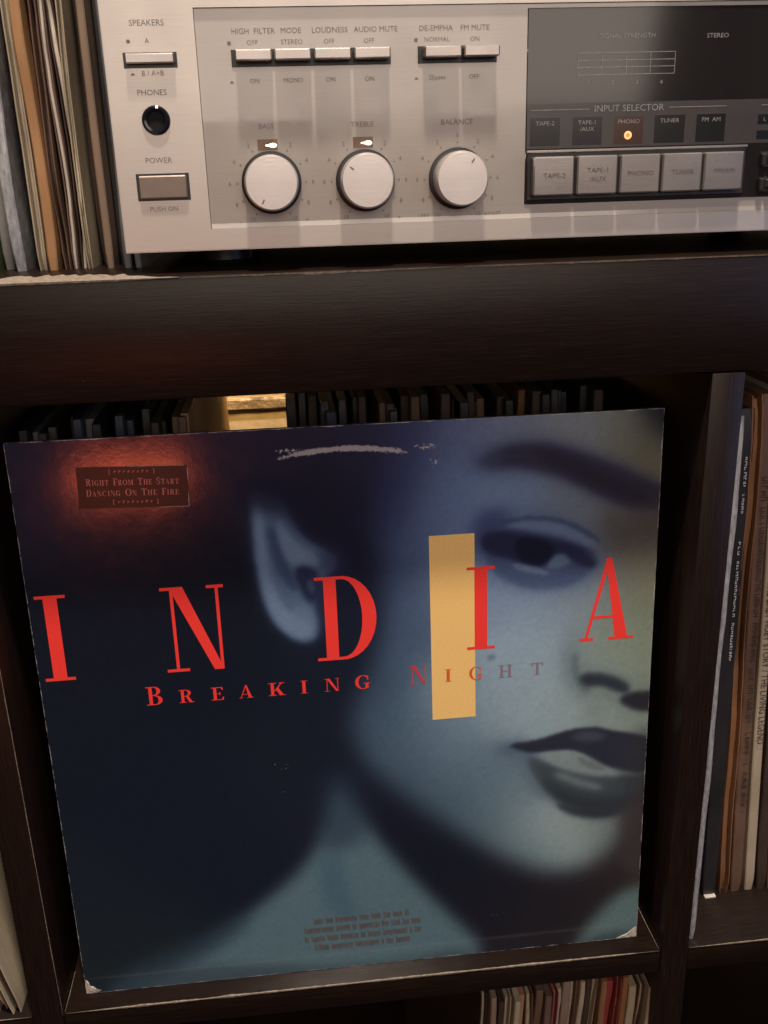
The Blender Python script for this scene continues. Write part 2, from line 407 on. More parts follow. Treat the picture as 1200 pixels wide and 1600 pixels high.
# compartment under the album
G = 'records in the compartment under the album'
x = .205; seq = [dk_brown, taupe, dk_brown, cream_c, cream_c, tan_c, brown_c, brown_c, mauve, red_c, cream_c, taupe, brown_c, cream_c, dk_brown, cream_c, rust, red_c, red_c, rust, cream_c, brown_c, cream_c, olive, cream_c, olive, slate, cream_c, mauve, dk_brown]
for k, mt in enumerate(seq):
    th = rnd.uniform(.0036, .0056)
    if x+th > .318: break
    sleeve(x+th/2+.012, .012+rnd.uniform(0, .008)-.004*math.sin(k*.35), -.351, th*.9, mt, '%s record edge in the compartment under the album, %s from the left' % (NM[mt], ORD[k]), G, lean=-3.2, h=.3135+rnd.uniform(-.004, .003), seed=130+k, wob=.0012, opening=k % 3 == 0)
    x += th
# ------------------------------------------------------------------ the stereo receiver
AX, AY, AZ = .0766, .020, .3953
rec = empty('stereo_receiver', (AX, AY, AZ))
tag(rec, 'silver stereo receiver with three round knobs and dark display standing on the shelving unit', 'stereo receiver')
def mm(*a): return [v/1000. for v in a]
def rb(name, x0, x1, z0, z1, y0, y1, mat, parent=rec, bev=0., seg=2):
    x0, x1, z0, z1, y0, y1, bev = mm(x0, x1, z0, z1, y0, y1, bev)
    return box(name, x0, x1, y0, y1, z0, z1, mat, parent, bev, seg)
FW, FH = 435., 112.
steel = mat_plain('dark_steel_case', (.022, .021, .021), .5, .3)
rb('case', 9, FW-9, 2, FH-3, 6.2, 300, steel, bev=.6)
for x in (40, FW-40):
    for y in (45, 270):
        f = lathe('foot', [(0, 0), (.011, 0), (.0125, .002), (.0125, .0115), (0, .0115)], black_pl, rec, (x/1000, y/1000, 0), 24)
        f.rotation_euler = (R(90), 0, 0); f.location.z = -(AZ-TOP)+.0002
# front: a frame of four bars round the recessed control panel
bm = bmesh.new()
outer = [(0, 0), (FW, 0), (FW, FH), (0, FH)]; inner = [(37, 8.9), (FW-37, 8.9), (FW-37, 94.2), (37, 94.2)]
def V(p, y): return bm.verts.new((p[0]/1000, y/1000, p[1]/1000))
of = [V(p, 0) for p in outer]; ob = [V(p, 6) for p in outer]; inf = [V(p, 0) for p in inner]; inb = [V(p, 1.6) for p in inner]
for i in range(4):
    j = (i+1) % 4
    bm.faces.new((of[i], of[j], inf[j], inf[i])); bm.faces.new((inf[i], inf[j], inb[j], inb[i])); bm.faces.new((of[j], of[i], ob[i], ob[j]))
bm.faces.new(ob)
bmesh.ops.recalc_face_normals(bm, faces=bm.faces)
bmesh.ops.bevel(bm, geom=[e for e in bm.edges if all(v in of for v in e.verts)], offset=.0004, segments=2, affect='EDGES')
finish('faceplate', bm, alu, rec, True)
rb('control_panel', 37.2, FW-37.2, 9.1, 94, 1.2, 5.8, alu_panel)
bm = bmesh.new()   # sloped lip along the foot of the panel
a = [(37.3, 8.95, .75), (FW-37.3, 8.95, .75), (FW-37.3, 10.9, 1.17), (37.3, 10.9, 1.17)]
vs_ = [bm.verts.new((p[0]/1000, p[2]/1000, p[1]/1000)) for p in a]; bm.faces.new(vs_)
vb = [bm.verts.new((p[0]/1000, .0018, p[1]/1000)) for p in a]; bm.faces.new(vb[::-1])
for i in range(4): bm.faces.new((vs_[(i+1) % 4], vs_[i], vb[i], vb[(i+1) % 4]))
bmesh.ops.recalc_face_normals(bm, faces=bm.faces)
finish('panel_lip', bm, alu_panel, rec)
# dark display
m, nt, b = new_mat('smoked_acrylic')
f = noise_tex(nt, coords(nt), 1500, 2, .5)
sp = ramp(nt, f, [(.735, (0, 0, 0)), (.76, (1, 1, 1))])
f2 = noise_tex(nt, coords(nt, (1, 1, .6)), 22, 3, .5)
c = mix_c(nt, math_n(nt, 'MULTIPLY', sp, .35), mix_c(nt, f2, (.012, .011, .013), (.024, .021, .020)), (.22, .21, .21))
nt.links.new(c, b.inputs['Base Color'])
b.inputs['Roughness'].default_value = .10; b.inputs['Specular IOR Level'].default_value = .55
bump(nt, b, f2, .02, .001)
smoke = m
disp = rb('display_window', 174.3, FW-42, 14.6, 92.4, .8, 4, smoke, bev=.3)
lower = mat_plain('grey_display_mask', (.050, .045, .044), .25, var=.12, scale=60)
bm = bmesh.new(); rect(bm, .1748, (FW-43)/1000, .0375, .0555, .00078); finish('selector_band', bm, lower, disp)
spill_glow_m = mat_glow('spill_glow_indicator_glass', (.30, .085, .04), .10)  # weak emission imitates the indicator lamp's spill on this glass
spill_glow_m.node_tree.nodes['Principled BSDF'].inputs['Base Color'].default_value = (.014, .010, .010, 1); spill_glow_m.node_tree.nodes['Principled BSDF'].inputs['Roughness'].default_value = .2
ind_m = mat_plain('indicator_black', (.010, .010, .012), .2)
for i, (x0, x1) in enumerate(((176.1, 189.4), (195.0, 208.0), (213.5, 226.5), (231.5, 245.2), (250.4, 263.6))):
    bm = bmesh.new(); rect(bm, x0/1000, x1/1000, .0386, .0499, .00073); finish('indicator_window', bm, spill_glow_m if i == 2 else ind_m, disp)
for x0, z0, z1 in ((278.4, 45.2, 49.2), (278.4, 39.0, 42.6), (306, 45.2, 49.2), (306, 39.0, 42.6)):
    bm = bmesh.new(); rect(bm, x0/1000, (x0+22)/1000, z0/1000, z1/1000, .00073); finish('indicator_window', bm, ind_m, disp)
led = lathe('indicator_lamp', [(.0008, .00068), (.0016, .00066), (.0017, .00069)], mat_glow('orange_glow', (1., .36, .13), 1.5), disp, (.2198, 0, .0421), 24)
lathe('indicator_lamp_core', [(0, .00066), (.0008, .00067)], mat_glow('deep_orange_glow', (1., .22, .06), .6), disp, (.2198, 0, .0421), 20)
# display print
bm = bmesh.new(); yy = .00062
for z in (75.0, 72.1, 69.4, 66.5): rect(bm, .1962, .2388, (z-.13)/1000, (z+.13)/1000, yy)
for x in (196.2, 206.8, 217.4, 228.0, 238.8): rect(bm, (x-.13)/1000, (x+.13)/1000, .0665, .0750, yy-.00001)
for s, x, z, sz in (('1', 201.1, 63.5, 2.4), ('2', 211.8, 63.4, 2.4), ('3', 222.5, 63.3, 2.4), ('4', 233.3, 63.1, 2.4), ('SIGNAL STRENGTH', 217.5, 81.3, 2.5), ('STEREO', 257.0, 80.8, 2.5),
                    ('TAPE-2', 182.7, 47.6, 2.4), ('TAPE-1', 201.4, 47.6, 2.4), ('/AUX', 201.4, 45.0, 2.4), ('PHONO', 219.9, 47.6, 2.4), ('TUNER', 238.2, 47.6, 2.4), ('FM  AM', 257.0, 47.6, 2.4), ('L', 281.5, 47.2, 2.2)):
    text_mesh(bm, s, x/1000, z/1000, sz/1000, yy, sx=1.12)
text_mesh(bm, 'INPUT SELECTOR', .2197, .0530, .0038, yy, sx=1.05)
rect(bm, .1763, .2022, .05290, .05315, yy); rect(bm, .2375, .2635, .05290, .05315, yy); rect(bm, .2795, .330, .05290, .05315, yy)
finish('display_print', bm, pale_ink, disp)
# input selector keys
slot = rb('key_slot', 175.2, 274.2, 16.4, 36.0, .3, 1.0, black_pl, bev=.25)
rb('key_slot_rim', 174.9, 274.6, 35.9, 36.9, -.1, .9, alu_key, slot, bev=.2)
for i, (x0, s) in enumerate(((176.6, ('TAPE-2',)), (196.0, ('TAPE-1', '/AUX')), (215.2, ('PHONO',)), (234.2, ('TUNER',)), (253.2, ('FM/AM',)))):
    k = rb('selector_key', x0+.35, x0+18.35, 18.2, 34.2, -4.2, .6, alu_key, bev=.6)
    bm = bmesh.new()
    for j, q in enumerate(s): text_mesh(bm, q, (x0+9.6)/1000, (26.2-(j-.5*(len(s)-1))*3.6)/1000, .0030, -.00426, sx=1.08)
    finish('key_print', bm, mat_plain('key_ink', (.075, .065, .06), .6), k)
for z0 in (29.3, 18.9):
    s_ = rb('tuning_key_slot', 281.0, 312, z0-2.2, z0+4.4, .2, 1.2, black_pl, bev=.3)
    rb('tuning_key_guide', 280.6, 283.0, z0-1.6, z0+3.8, -2.4, .2, steel, s_, bev=.5)
    rb('tuning_key', 284.4, 310.5, z0-.3, z0+3.3, -5., .4, alu_key, bev=.4)
# row of slim push buttons
def slim(slots, faces, z0, z1, ytop):
    s_ = rb('button_slot', slots[0], slots[1], z0, z1, .75, 1.3, black_pl, bev=.15)
    for a_, c_ in faces:
        rb('push_button', a_, c_, z0+1.75, z1-.75, ytop-1.5, 1.2, alu_key, bev=.5)
slim((50.9, 116.5), ((52.7, 67.4), (68.5, 83.2), (84.6, 99.5), (100.9, 115.7)), 72.2, 78.8, -5.2)
slim((127.9, 161.3), ((129.8, 145.1), (146.2, 161.0)), 72.2, 78.8, -5.2)
s_ = rb('button_slot', 7.6, 29.1, 72.4, 78.3, -.15, .5, black_pl, bev=.12)
rb('push_button', 8.6, 28.2, 73.9, 77.7, -3.4, .4, alu_key, bev=.55)
s_ = rb('power_button_slot', 7.6, 29.6, 21.1, 32.1, -.15, .5, black_pl, bev=.12)
rb('power_button', 8.6, 28.6, 22.0, 31.2, -1.8, .4, brown_key, bev=.55)
# headphone jack
j = lathe('phones_jack', [(.0034, .004), (.0034, -.0002), (.0038, -.0011), (.0048, -.0014), (.0056, -.0008), (.0059, .0002)], jack_pl, rec, (.0183, 0, .0527), 40)
lathe('jack_bore', [(0, -.0001), (.0036, -.0001)], mat_plain('jack_hole', (.003, .003, .004), .9), j, n=24)
# knobs
def knob(x, z, ptr, name='tone_knob'):
    k = empty(name, (x/1000, .0012, z/1000)); k.parent = rec
    lathe('knob_skirt', [(.0127, .0002), (.0127, -.0009), (.0120, -.0012), (.0108, -.0012), (.0108, .0002)], black_pl, k, n=64)
    n = 144; bm = bmesh.new(); rings = []
    for r_, y in ((11.0, -1.0), (11.25, -2.), (11.25, -11.8), (10.5, -12.75), (6, -12.78), (0, -12.8)):
        rings.append([bm.verts.new(((r_-.16*(r_ == 11.25 and i % 2))*math.cos(2*math.pi*i/n)/1000, y/1000, (r_-.16*(r_ == 11.25 and i % 2))*math.sin(2*math.pi*i/n)/1000)) for i in range(n)] if r_ else [bm.verts.new((0, y/1000, 0))])
    for a, c in zip(rings, rings[1:]):
        for i in range(n):
            jn = (i+1) % n
            bm.faces.new((a[i], a[jn], c[jn], c[i]) if len(c) > 1 else (a[i], a[jn], c[0]))
    bmesh.ops.recalc_face_normals(bm, faces=bm.faces)
    finish('knob_cap', bm, alu_knob, k, True)
    bm = bmesh.new(); t = R(ptr); d = Vector((math.sin(t), math.cos(t))); q = Vector((d.y, -d.x))
    p0, p1 = d*.0073, d*.0093
    quad(bm, [tuple(p0-q*.0003), tuple(p0+q*.0003), tuple(p1+q*.0003), tuple(p1-q*.0003)], -.01285); finish('pointer_line', bm, ink, k)
    return k
knob(64.1, 27.0, 208); knob(104.3, 26.7, -52); knob(144.6, 26.4, 32, 'balance_knob')
win_m = mat_plain('tone_window_brown', (.16, .095, .06), .2, var=.3, scale=120)
glow_m = mat_glow('warm_white_glow', (1., .78, .60), 2.6)
for x in (63.4, 103.8):
    wn = rb('tone_window', x-4.2, x+4.2, 40.0, 44.3, 1.0, 1.5, win_m)
    bm = bmesh.new(); pts = []
    for i in range(24):
        t = 2*math.pi*i/24; xx = 2.1+1.75*math.cos(t); zz = .95*math.sin(t)
        if math.cos(t) < -.75: xx = -.9; zz *= .55
        elif math.cos(t) < -.2: xx = .7; zz *= .62
        pts.append(((x+xx)/1000, (41.9+zz)/1000))
    quad(bm, pts, .00095); finish('emissive_blob', bm, glow_m, wn)  # bright spot of the tone window, put in as emission
# printed legends on the panel
bm = bmesh.new(); yf = -.00006; yp = .00112
def leg(s, x, z, sz=2.7, y=yp, sx=1.): text_mesh(bm, s, x/1000, z/1000, sz/1000, y, sx=sx)
leg('SPEAKERS', 18.2, 88.9, 3.2, yf); leg('A', 17.7, 82.4, 2.6, yf); leg('B / A+B', 18.8, 70.4, 2.8, yf)
leg('PHONES', 17.7, 63.2, 3.2, yf); leg('POWER', 17.7, 37.1, 3.2, yf); leg('PUSH ON', 18.0, 17.7, 2.8, yf)
rect(bm, .0096, .0110, .0816, .0830, yf); rect(bm, .0100, .0116, .0698, .0702, yf); rect(bm, .0104, .0112, .0702, .0706, yf)
finish('control_legends', bm, ink, rec)['kind'] = 'stuff'; bm = bmesh.new()
for s, x in (('HIGH  FILTER', 60.4), ('MODE', 75.7), ('LOUDNESS', 91.6), ('AUDIO MUTE', 110.6), ('DE-EMPHA', 135.6), ('FM MUTE', 152.0)): leg(s, x, 85.4, 3.0)
for s, x in (('OFF', 59.8), ('STEREO', 75.9), ('OFF', 91.2), ('OFF', 107.7), ('NORMAL', 136.0), ('ON', 152.0)): leg(s, x, 81.2, 2.6)
for s, x in (('ON', 59.8), ('MONO', 75.7), ('ON', 91.2), ('ON', 107.5), ('25\u00b5sec', 136.0), ('OFF', 151.8)): leg(s, x, 66.8, 2.6)
for x in (50.4, 127.2):
    rect(bm, (x-.7)/1000, (x+.7)/1000, .0804, .0818, yp); rect(bm, (x-.8)/1000, (x+.8)/1000, .0662, .0666, yp); rect(bm, (x-.4)/1000, (x+.4)/1000, .0666, .0670, yp)
finish('control_legends', bm, ink, rec)['kind'] = 'stuff'; bm = bmesh.new()
leg('BASS', 63.2, 49.4, 3.0); leg('TREBLE', 103.8, 49.2, 3.0); leg('BALANCE', 144.3, 49.2, 3.2)
for cx, cz, bal in ((64.1, 27., 0), (104.3, 26.7, 0), (144.6, 26.4, 1)):
    marks = [(a, s) for a, s in ((30, '2'), (60, '4'), (90, '6'), (120, '8'), (150, '10'))]
    for a, s in marks:
        for sg in (-1, 1):
            t = R(a*sg); xx, zz = cx+math.sin(t)*14.6, cz+math.cos(t)*14.6
            quad(bm, [((xx+.42*math.cos(k*R(60)))/1000, (zz+.42*math.sin(k*R(60)))/1000) for k in range(6)], yp)
            leg(s, cx+math.sin(t)*17.7, cz+math.cos(t)*17.2, 2.6)
    if bal:
        leg('0', cx, cz+17.4, 2.3); leg('LEFT', cx-15.0, cz-15.2, 2.5); leg('RIGHT', cx+15.6, cz-15.2, 2.5)
        quad(bm, [((cx+.42*math.cos(k*R(60)))/1000, (cz+14.7+.42*math.sin(k*R(60)))/1000) for k in range(6)], yp)
    else:
        leg('-', cx-14.4, cz-15.6, 3.); leg('+', cx+14.4, cz-15.6, 3.)
finish('control_legends', bm, ink, rec)['kind'] = 'stuff'
# ------------------------------------------------------------------ the album propped in the middle compartment
CW, CH = 314., 312.5
alb = empty('album_sleeve', (.0105, .0124, .0004), (R(-2.7), 0, 0))
tag(alb, 'large dark blue album sleeve with a close-up face and red serif lettering', 'album sleeve')
# soft printed portrait: (polygon in mm on the cover, colour, softness mm, opacity)
BG=[(10,295,33,32,52),(4,310,40,38,62),(54,289,34,28,42),(79,242,22,24,38),(15,213,22,25,40),(10,179,24,28,42),(66,98,23,29,46),(119,131,27,31,48),(130,306,48,38,60),(85,309,44,36,56),(182,307,58,56,86),(163,282,34,32,58),(161,253,27,27,48),(138,278,25,26,44),(159,202,26,30,50),(138,167,25,31,47),(222,39,29,29,42),(169,95,26,28,46),(277,20,40,34,40),(306,51,52,42,45),(10,43,26,32,45),(54,138,22,28,44),(258,35,34,30,40),(204,63,24,27,42),(10,9,34,42,48),(312,97,60,55,58),(91,190,22,26,42)]
FC=[(162,180,40,50,68),(156,147,44,56,72),(176,119,50,64,78),(197,97,54,68,80),(218,77,60,74,84),(240,60,70,84,90),(177,278,38,42,68),(173,249,42,48,76),(173,225,46,56,82),(172,204,52,64,86),(246,189,136,152,164),(272,74,138,150,146),(205,169,106,124,138),(253,161,138,152,156),(188,300,64,70,98),(207,312,80,85,110),(238,310,98,102,118),(270,308,108,110,112),(302,306,98,97,86),(309,287,92,89,78),(181,268,58,68,96),(200,280,82,97,127),(190,251,80,94,122),(186,217,78,93,115),(179,186,74,92,108),(164,158,64,82,98),(206,267,92,107,138),(235,278,98,115,140),(271,266,98,106,116),(291,251,92,88,84),(305,240,98,92,82),(216,232,104,118,142),(235,217,112,127,147),(256,208,120,134,147),(272,218,112,122,127),(306,212,106,109,94),(307,190,120,127,112),(239,181,127,142,152),(263,179,127,140,144),(290,184,118,128,116),(205,142,97,114,127),(232,155,124,139,147),(267,152,128,141,140),(295,150,122,132,122),(310,139,117,127,120),(187,133,82,100,114),(177,145,74,92,106),(170,130,62,80,95),(204,111,80,98,110),(225,121,86,102,114),(240,104,96,112,120),(258,82,127,140,140),(276,76,130,142,137),(290,80,112,122,117),(240,75,112,127,130),(218,86,84,102,112),(262,58,104,119,122),(297,94,88,92,92),(312,103,80,82,84),(298,65,80,84,84)]
LAYERS=[([(193,331),(184,304),(175,282),(170,256),(173,228),(171,201),(159,173),(152,155),(157,134),(171,116),(190,98),(214,78),(236,61),(258,50),(282,50),(297,60),(304,75),(307,88),(319,102),(334,150),(324,324)],'fc',9.6,1),
 ([(182,319),(204,318),(188,281),(177,255),(168,256),(172,288)],(40,40,68),10.9,0.6),
 ([(214,289),(226,298),(241,302),(260,300),(280,293),(303,281),(324,269),(324,254),(304,258),(284,266),(267,277),(251,283),(232,284)],(58,56,76),6.4,0.7),
 ([(220,291),(227,296),(240,299),(254,299),(270,294),(290,286),(307,277),(320,271),(321,262),(304,260),(294,264),(281,271),(267,279),(254,284),(238,288),(227,287)],(44,40,56),3.0,0.9),
 ([(213,299),(226,301),(235,296),(232,286),(219,284)],(70,80,108),7.0,0.45),
 ([(245,296),(264,293),(290,280),(310,268),(304,264),(284,272),(264,284)],(38,34,42),2.8,0.7),
 ([(281,262),(304,260),(321,263),(322,242),(305,243),(288,238)],(70,64,62),7.7,0.8),
 ([(218,256),(229,265),(255,265),(281,252),(290,234),(282,222),(255,217),(232,228),(221,242)],(70,82,112),8.3,0.6),
 ([(218,261),(226,267),(240,265),(234,255),(226,238),(218,246)],(50,56,90),5.8,0.8),
 ([(224,254),(245,255),(265,250),(282,240),(280,237),(265,243),(245,249),(227,249)],(40,44,68),1.8,0.7),
 ([(235,258),(248,259),(265,256),(280,247),(282,242),(265,247),(245,254)],(96,112,136),2.1,0.6),
 ([(231,260),(248,262),(266,259),(281,250),(286,244),(280,247),(265,257),(248,260),(233,258)],(50,60,88),1.2,0.75),
 ([(223,245),(229,232),(242,224),(255,221),(272,223),(284,233),(272,231),(255,230),(239,236)],(62,74,102),2.3,0.85),
 ([(221,254),(229,257),(248,253),(268,248),(283,239),(284,231),(274,230),(259,229),(239,236),(226,241)],(48,54,80),2.8,0.7),
 ([(222,252),(229,255),(245,252),(262,248),(274,243),(282,236),(282,232),(276,232),(267,238),(261,241),(259,237),(252,234),(244,236),(237,240),(229,242),(224,245)],(34,36,58),1.8,0.95),
 ([(240,251),(255,249),(261,244),(259,237),(252,234),(244,237),(240,244)],(22,24,40),1.6,0.9),
 ([(256,234),(260,240),(265,241),(270,236),(266,234),(260,232)],(92,106,130),1.6,0.7),
 ([(238,238),(255,233),(260,229),(249,231),(240,234)],(104,114,140),1.2,0.7),
 ([(225,187),(229,188),(231,185),(227,184)],(64,74,86),1.2,0.5),
 ([(271,198),(274,198),(272,182),(275,165),(284,156),(276,158),(268,170),(266,186)],(86,98,106),6.4,0.7),
 ([(272,185),(274,185),(274,176),(277,167),(284,161),(278,161),(273,169),(271,178)],(62,70,78),2.5,0.85),
 ([(269,193),(277,178),(294,174),(312,167),(330,158),(331,142),(302,146),(284,156),(272,162),(268,175)],(100,111,106),7.0,0.55),
 ([(274,170),(278,173),(288,172),(298,168),(304,162),(302,158),(294,161),(286,165),(279,164)],(40,44,52),2.3,0.95),
 ([(296,156),(304,160),(330,158),(331,146),(309,147),(301,151)],(38,36,44),2.1,0.97),
 ([(286,161),(296,159),(298,154),(290,156)],(104,112,108),1.8,0.5),
 ([(279,156),(290,152),(287,142),(278,143)],(104,116,114),4.5,0.5),
 ([(227,132),(238,136),(250,134),(252,122),(239,125)],(66,78,92),4.5,0.7),
 ([(239,130),(248,123),(252,109),(261,96),(252,99),(243,114)],(84,98,106),2.8,0.6),
 ([(246,127),(257,122),(271,114),(290,108),(329,109),(330,97),(307,87),(294,84),(277,89),(263,98),(252,111)],(56,63,67),2.8,0.95),
 ([(252,114),(264,106),(279,98),(297,95),(330,100),(330,95),(307,86),(292,82),(278,86),(262,97)],(40,44,49),4.5,0.85),
 ([(262,97),(276,90),(294,86),(303,88),(296,83),(279,84),(268,89)],(40,44,50),2.1,0.85),
 ([(235,134),(252,135),(263,138),(271,140),(284,141),(295,137),(304,135),(311,133),(328,125),(329,108),(306,110),(293,113),(283,121),(274,127),(262,128),(252,127),(245,129)],(38,39,50),1.4,0.98),
 ([(271,137),(283,139),(293,134),(285,131),(274,133)],(66,73,79),2.1,0.65),
 ([(253,126),(261,127),(266,127),(278,125),(290,116),(306,110),(315,108),(297,109),(286,110),(269,116),(260,121)],(114,123,121),1.8,0.9),
 ([(275,124),(284,119),(293,113),(286,113),(277,118)],(86,88,86),1.2,0.6),
 ([(261,115),(270,113),(279,108),(290,104),(290,100),(277,104),(265,110)],(102,110,111),2.3,0.8),
 ([(301,138),(332,135),(335,82),(307,87),(298,108)],(48,46,50),5.8,0.55),
 ([(298,86),(308,97),(333,103),(338,26),(299,48),(304,68)],(56,48,50),5.1,0.8),
 ([(108,282),(127,278),(136,258),(152,246),(143,231),(142,203),(131,200),(116,214),(110,237)],(50,62,90),5.1,0.6),
 ([(110,281),(112,283),(121,281),(128,276),(130,266),(136,256),(146,250),(152,244),(146,237),(139,235),(136,228),(139,218),(140,206),(134,201),(126,204),(117,214),(113,226),(111,240),(110,257)],(76,92,114),2.1,0.97),
 ([(111,278),(116,277),(116,256),(118,234),(125,218),(137,212),(136,204),(125,206),(116,218),(112,238)],(104,121,142),2.1,0.75),
 ([(117,266),(121,264),(124,250),(130,236),(131,228),(124,234),(119,246)],(44,55,80),2.1,0.75),
 ([(122,270),(126,265),(131,254),(142,248),(144,243),(134,242),(126,246),(123,256)],(100,116,136),1.8,0.75),
 ([(128,241),(134,244),(142,240),(140,230),(137,222),(133,226)],(30,33,56),2.1,0.9),
 ([(135,236),(138,236),(139,229),(136,228)],(74,86,108),1.4,0.5),
 ([(127,223),(136,221),(138,209),(131,205),(125,213)],(96,112,132),2.5,0.6),
 ([(105,292),(138,288),(143,256),(134,260),(127,270),(116,272),(104,275)],(24,25,42),6.4,0.9),
 ([(140,254),(157,250),(156,233),(143,236)],(34,36,60),5.1,0.65),
 ([(145,123),(150,110),(168,78),(189,48),(210,22),(226,2),(202,-20),(0,-16),(19,4),(45,14),(70,26),(97,46),(117,62),(131,79),(139,100)],(78,99,105),6.4,1),
 ([(136,130),(156,128),(164,88),(147,77),(130,79)],(34,44,60),7.7,0.6),
 ([(-8,-19),(19,4),(52,12),(101,7),(137,1),(181,1),(210,6),(225,-5),(164,-43)],(52,66,72),5.1,0.85),
 ([(5,-3),(24,16),(60,29),(97,46),(88,30),(59,12),(30,0)],(38,50,62),6.4,0.7),
 ([(122,57),(130,58),(130,42),(120,34),(110,44)],(82,100,108),4.5,0.55),
 ([(133,74),(144,78),(148,48),(156,30),(137,36),(132,54)],(60,82,98),5.8,0.6),
 ([(276,-7),(280,6),(292,22),(305,34),(318,37),(321,-12)],(84,102,100),6.4,1),
 ([(271,-11),(285,5),(320,5),(321,-22)],(48,58,60),4.5,0.8)]
N = 440
xs = np.linspace(0, CW, N+1); zs = np.linspace(0, CH, N+1)
GX, GZ = np.meshgrid(xs, zs)
def lin(c):
    c = np.asarray(c, float)/255.; return np.where(c <= .04045, c/12.92, ((c+.055)/1.055)**2.4)
def field(samples, sig):
    acc = np.zeros(GX.shape+(3,)); ws = np.zeros(GX.shape)
    for x, z, r_, g_, b_ in samples:
        d2 = (GX-x)**2+(GZ-z)**2
        wt = np.exp(-d2/(2*sig*sig))+1e-3/(1+d2/400.); acc += wt[..., None]*np.array((r_, g_, b_), float); ws += wt
    return acc/ws[..., None]
def smooth_poly(p, it=2):
    p = [np.array(q, float) for q in p]
    for _ in range(it):
        q = []
        for i in range(len(p)):
            a, c = p[i], p[(i+1) % len(p)]; q += [a*.75+c*.25, a*.25+c*.75]
        p = q
    return np.array(p)
def inside(p):
    out = np.zeros(GX.shape, bool); n = len(p)
    for i in range(n):
        x0, z0 = p[i]; x1, z1 = p[(i+1) % n]
        if z0 == z1: continue
        cond = (z0 > GZ) != (z1 > GZ)
        out ^= cond & (GX < (x1-x0)*(GZ-z0)/(z1-z0)+x0)
    return out.astype(float)
def blur(a, s):
    s = max(.5, s/(CW/N)); k = int(3*s)+1; g = np.exp(-np.arange(-k, k+1)**2/(2*s*s)); g /= g.sum()
    a = np.pad(a, k, mode='edge')
    a = np.apply_along_axis(lambda v: np.convolve(v, g, 'valid'), 0, a)
    return np.apply_along_axis(lambda v: np.convolve(v, g, 'valid'), 1, a)
art = field(BG, 22.)*np.array((.86, .87, .80)); face = field(FC, 13.)
for poly, colr, soft, op in LAYERS:
    mk = blur(inside(smooth_poly(poly)), soft*.62)*op
    src = face if colr == 'fc' else np.array(colr, float)
    art = art*(1-mk[..., None])+src*mk[..., None]
rng = np.random.default_rng(4)
gr = blur(rng.normal(0, 1, GX.shape), .6); gr /= gr.std()
art = art*(1+.012*gr[..., None])
ART_GAIN = np.array((1.56, 1.74, 1.88))
rgb = np.clip(lin(np.clip(art, 2, 250))*ART_GAIN, 0, 1)
me = bpy.data.meshes.new('front_print'); nv = (N+1)**2
co = np.stack([GX/1000, np.zeros_like(GX), GZ/1000], -1).reshape(-1, 3).astype(np.float32)
idx = np.arange(nv).reshape(N+1, N+1)
q = np.stack([idx[:-1, :-1], idx[:-1, 1:], idx[1:, 1:], idx[1:, :-1]], -1).reshape(-1).astype(np.int32)
me.vertices.add(nv); me.vertices.foreach_set('co', co.ravel())
me.loops.add(len(q)); me.loops.foreach_set('vertex_index', q)
me.polygons.add(N*N); me.polygons.foreach_set('loop_start', np.arange(0, 4*N*N, 4, dtype=np.int32)); me.polygons.foreach_set('loop_total', np.full(N*N, 4, np.int32))
me.update(calc_edges=True)
ca = me.color_attributes.new('print', 'FLOAT_COLOR', 'POINT')
ca.data.foreach_set('color', np.concatenate([rgb.reshape(-1, 3), np.ones((nv, 1))], 1).astype(np.float32).ravel())
m, nt, b = new_mat('printed_cover')
at = nd(nt, 'ShaderNodeAttribute'); at.attribute_name = 'print'
tc = nd(nt, 'ShaderNodeTexCoord'); sep = nd(nt, 'ShaderNodeSeparateXYZ'); nt.links.new(tc.outputs['Object'], sep.inputs[0])
X, Zc = sep.outputs[0], sep.outputs[2]
fine = noise_tex(nt, tc.outputs['Object'], 700, 5, .7); mid = noise_tex(nt, tc.outputs['Object'], 90, 4, .6)
fib = noise_tex(nt, tc.outputs['Object'], 1100, 6, .75)
grain = noise_tex(nt, tc.outputs['Object'], 2400, 2, .6)
# ring wear: a thin arc along the upper rim of the disc inside
dx = math_n(nt, 'SUBTRACT', X, .155); dz = math_n(nt, 'SUBTRACT', Zc, .156)
rad = math_n(nt, 'SQRT', math_n(nt, 'ADD', math_n(nt, 'MULTIPLY', dx, dx), math_n(nt, 'MULTIPLY', dz, dz)))
band = math_n(nt, 'SUBTRACT', 1.0, math_n(nt, 'MULTIPLY', math_n(nt, 'ABSOLUTE', math_n(nt, 'SUBTRACT', rad, .1452)), 300.), True)
span = math_n(nt, 'SUBTRACT', 1.0, math_n(nt, 'POWER', math_n(nt, 'MULTIPLY', math_n(nt, 'ABSOLUTE', math_n(nt, 'SUBTRACT', X, .156)), 27.), 4.), True)
top = math_n(nt, 'GREATER_THAN', Zc, .2)
wear = math_n(nt, 'MULTIPLY', math_n(nt, 'MULTIPLY', band, span), top)
wearm = math_n(nt, 'GREATER_THAN', math_n(nt, 'ADD', math_n(nt, 'MULTIPLY', wear, .62), math_n(nt, 'ADD', math_n(nt, 'MULTIPLY', fib, .95), math_n(nt, 'MULTIPLY', mid, .5))), 1.10)
wearm = math_n(nt, 'MULTIPLY', wearm, math_n(nt, 'GREATER_THAN', wear, .04))
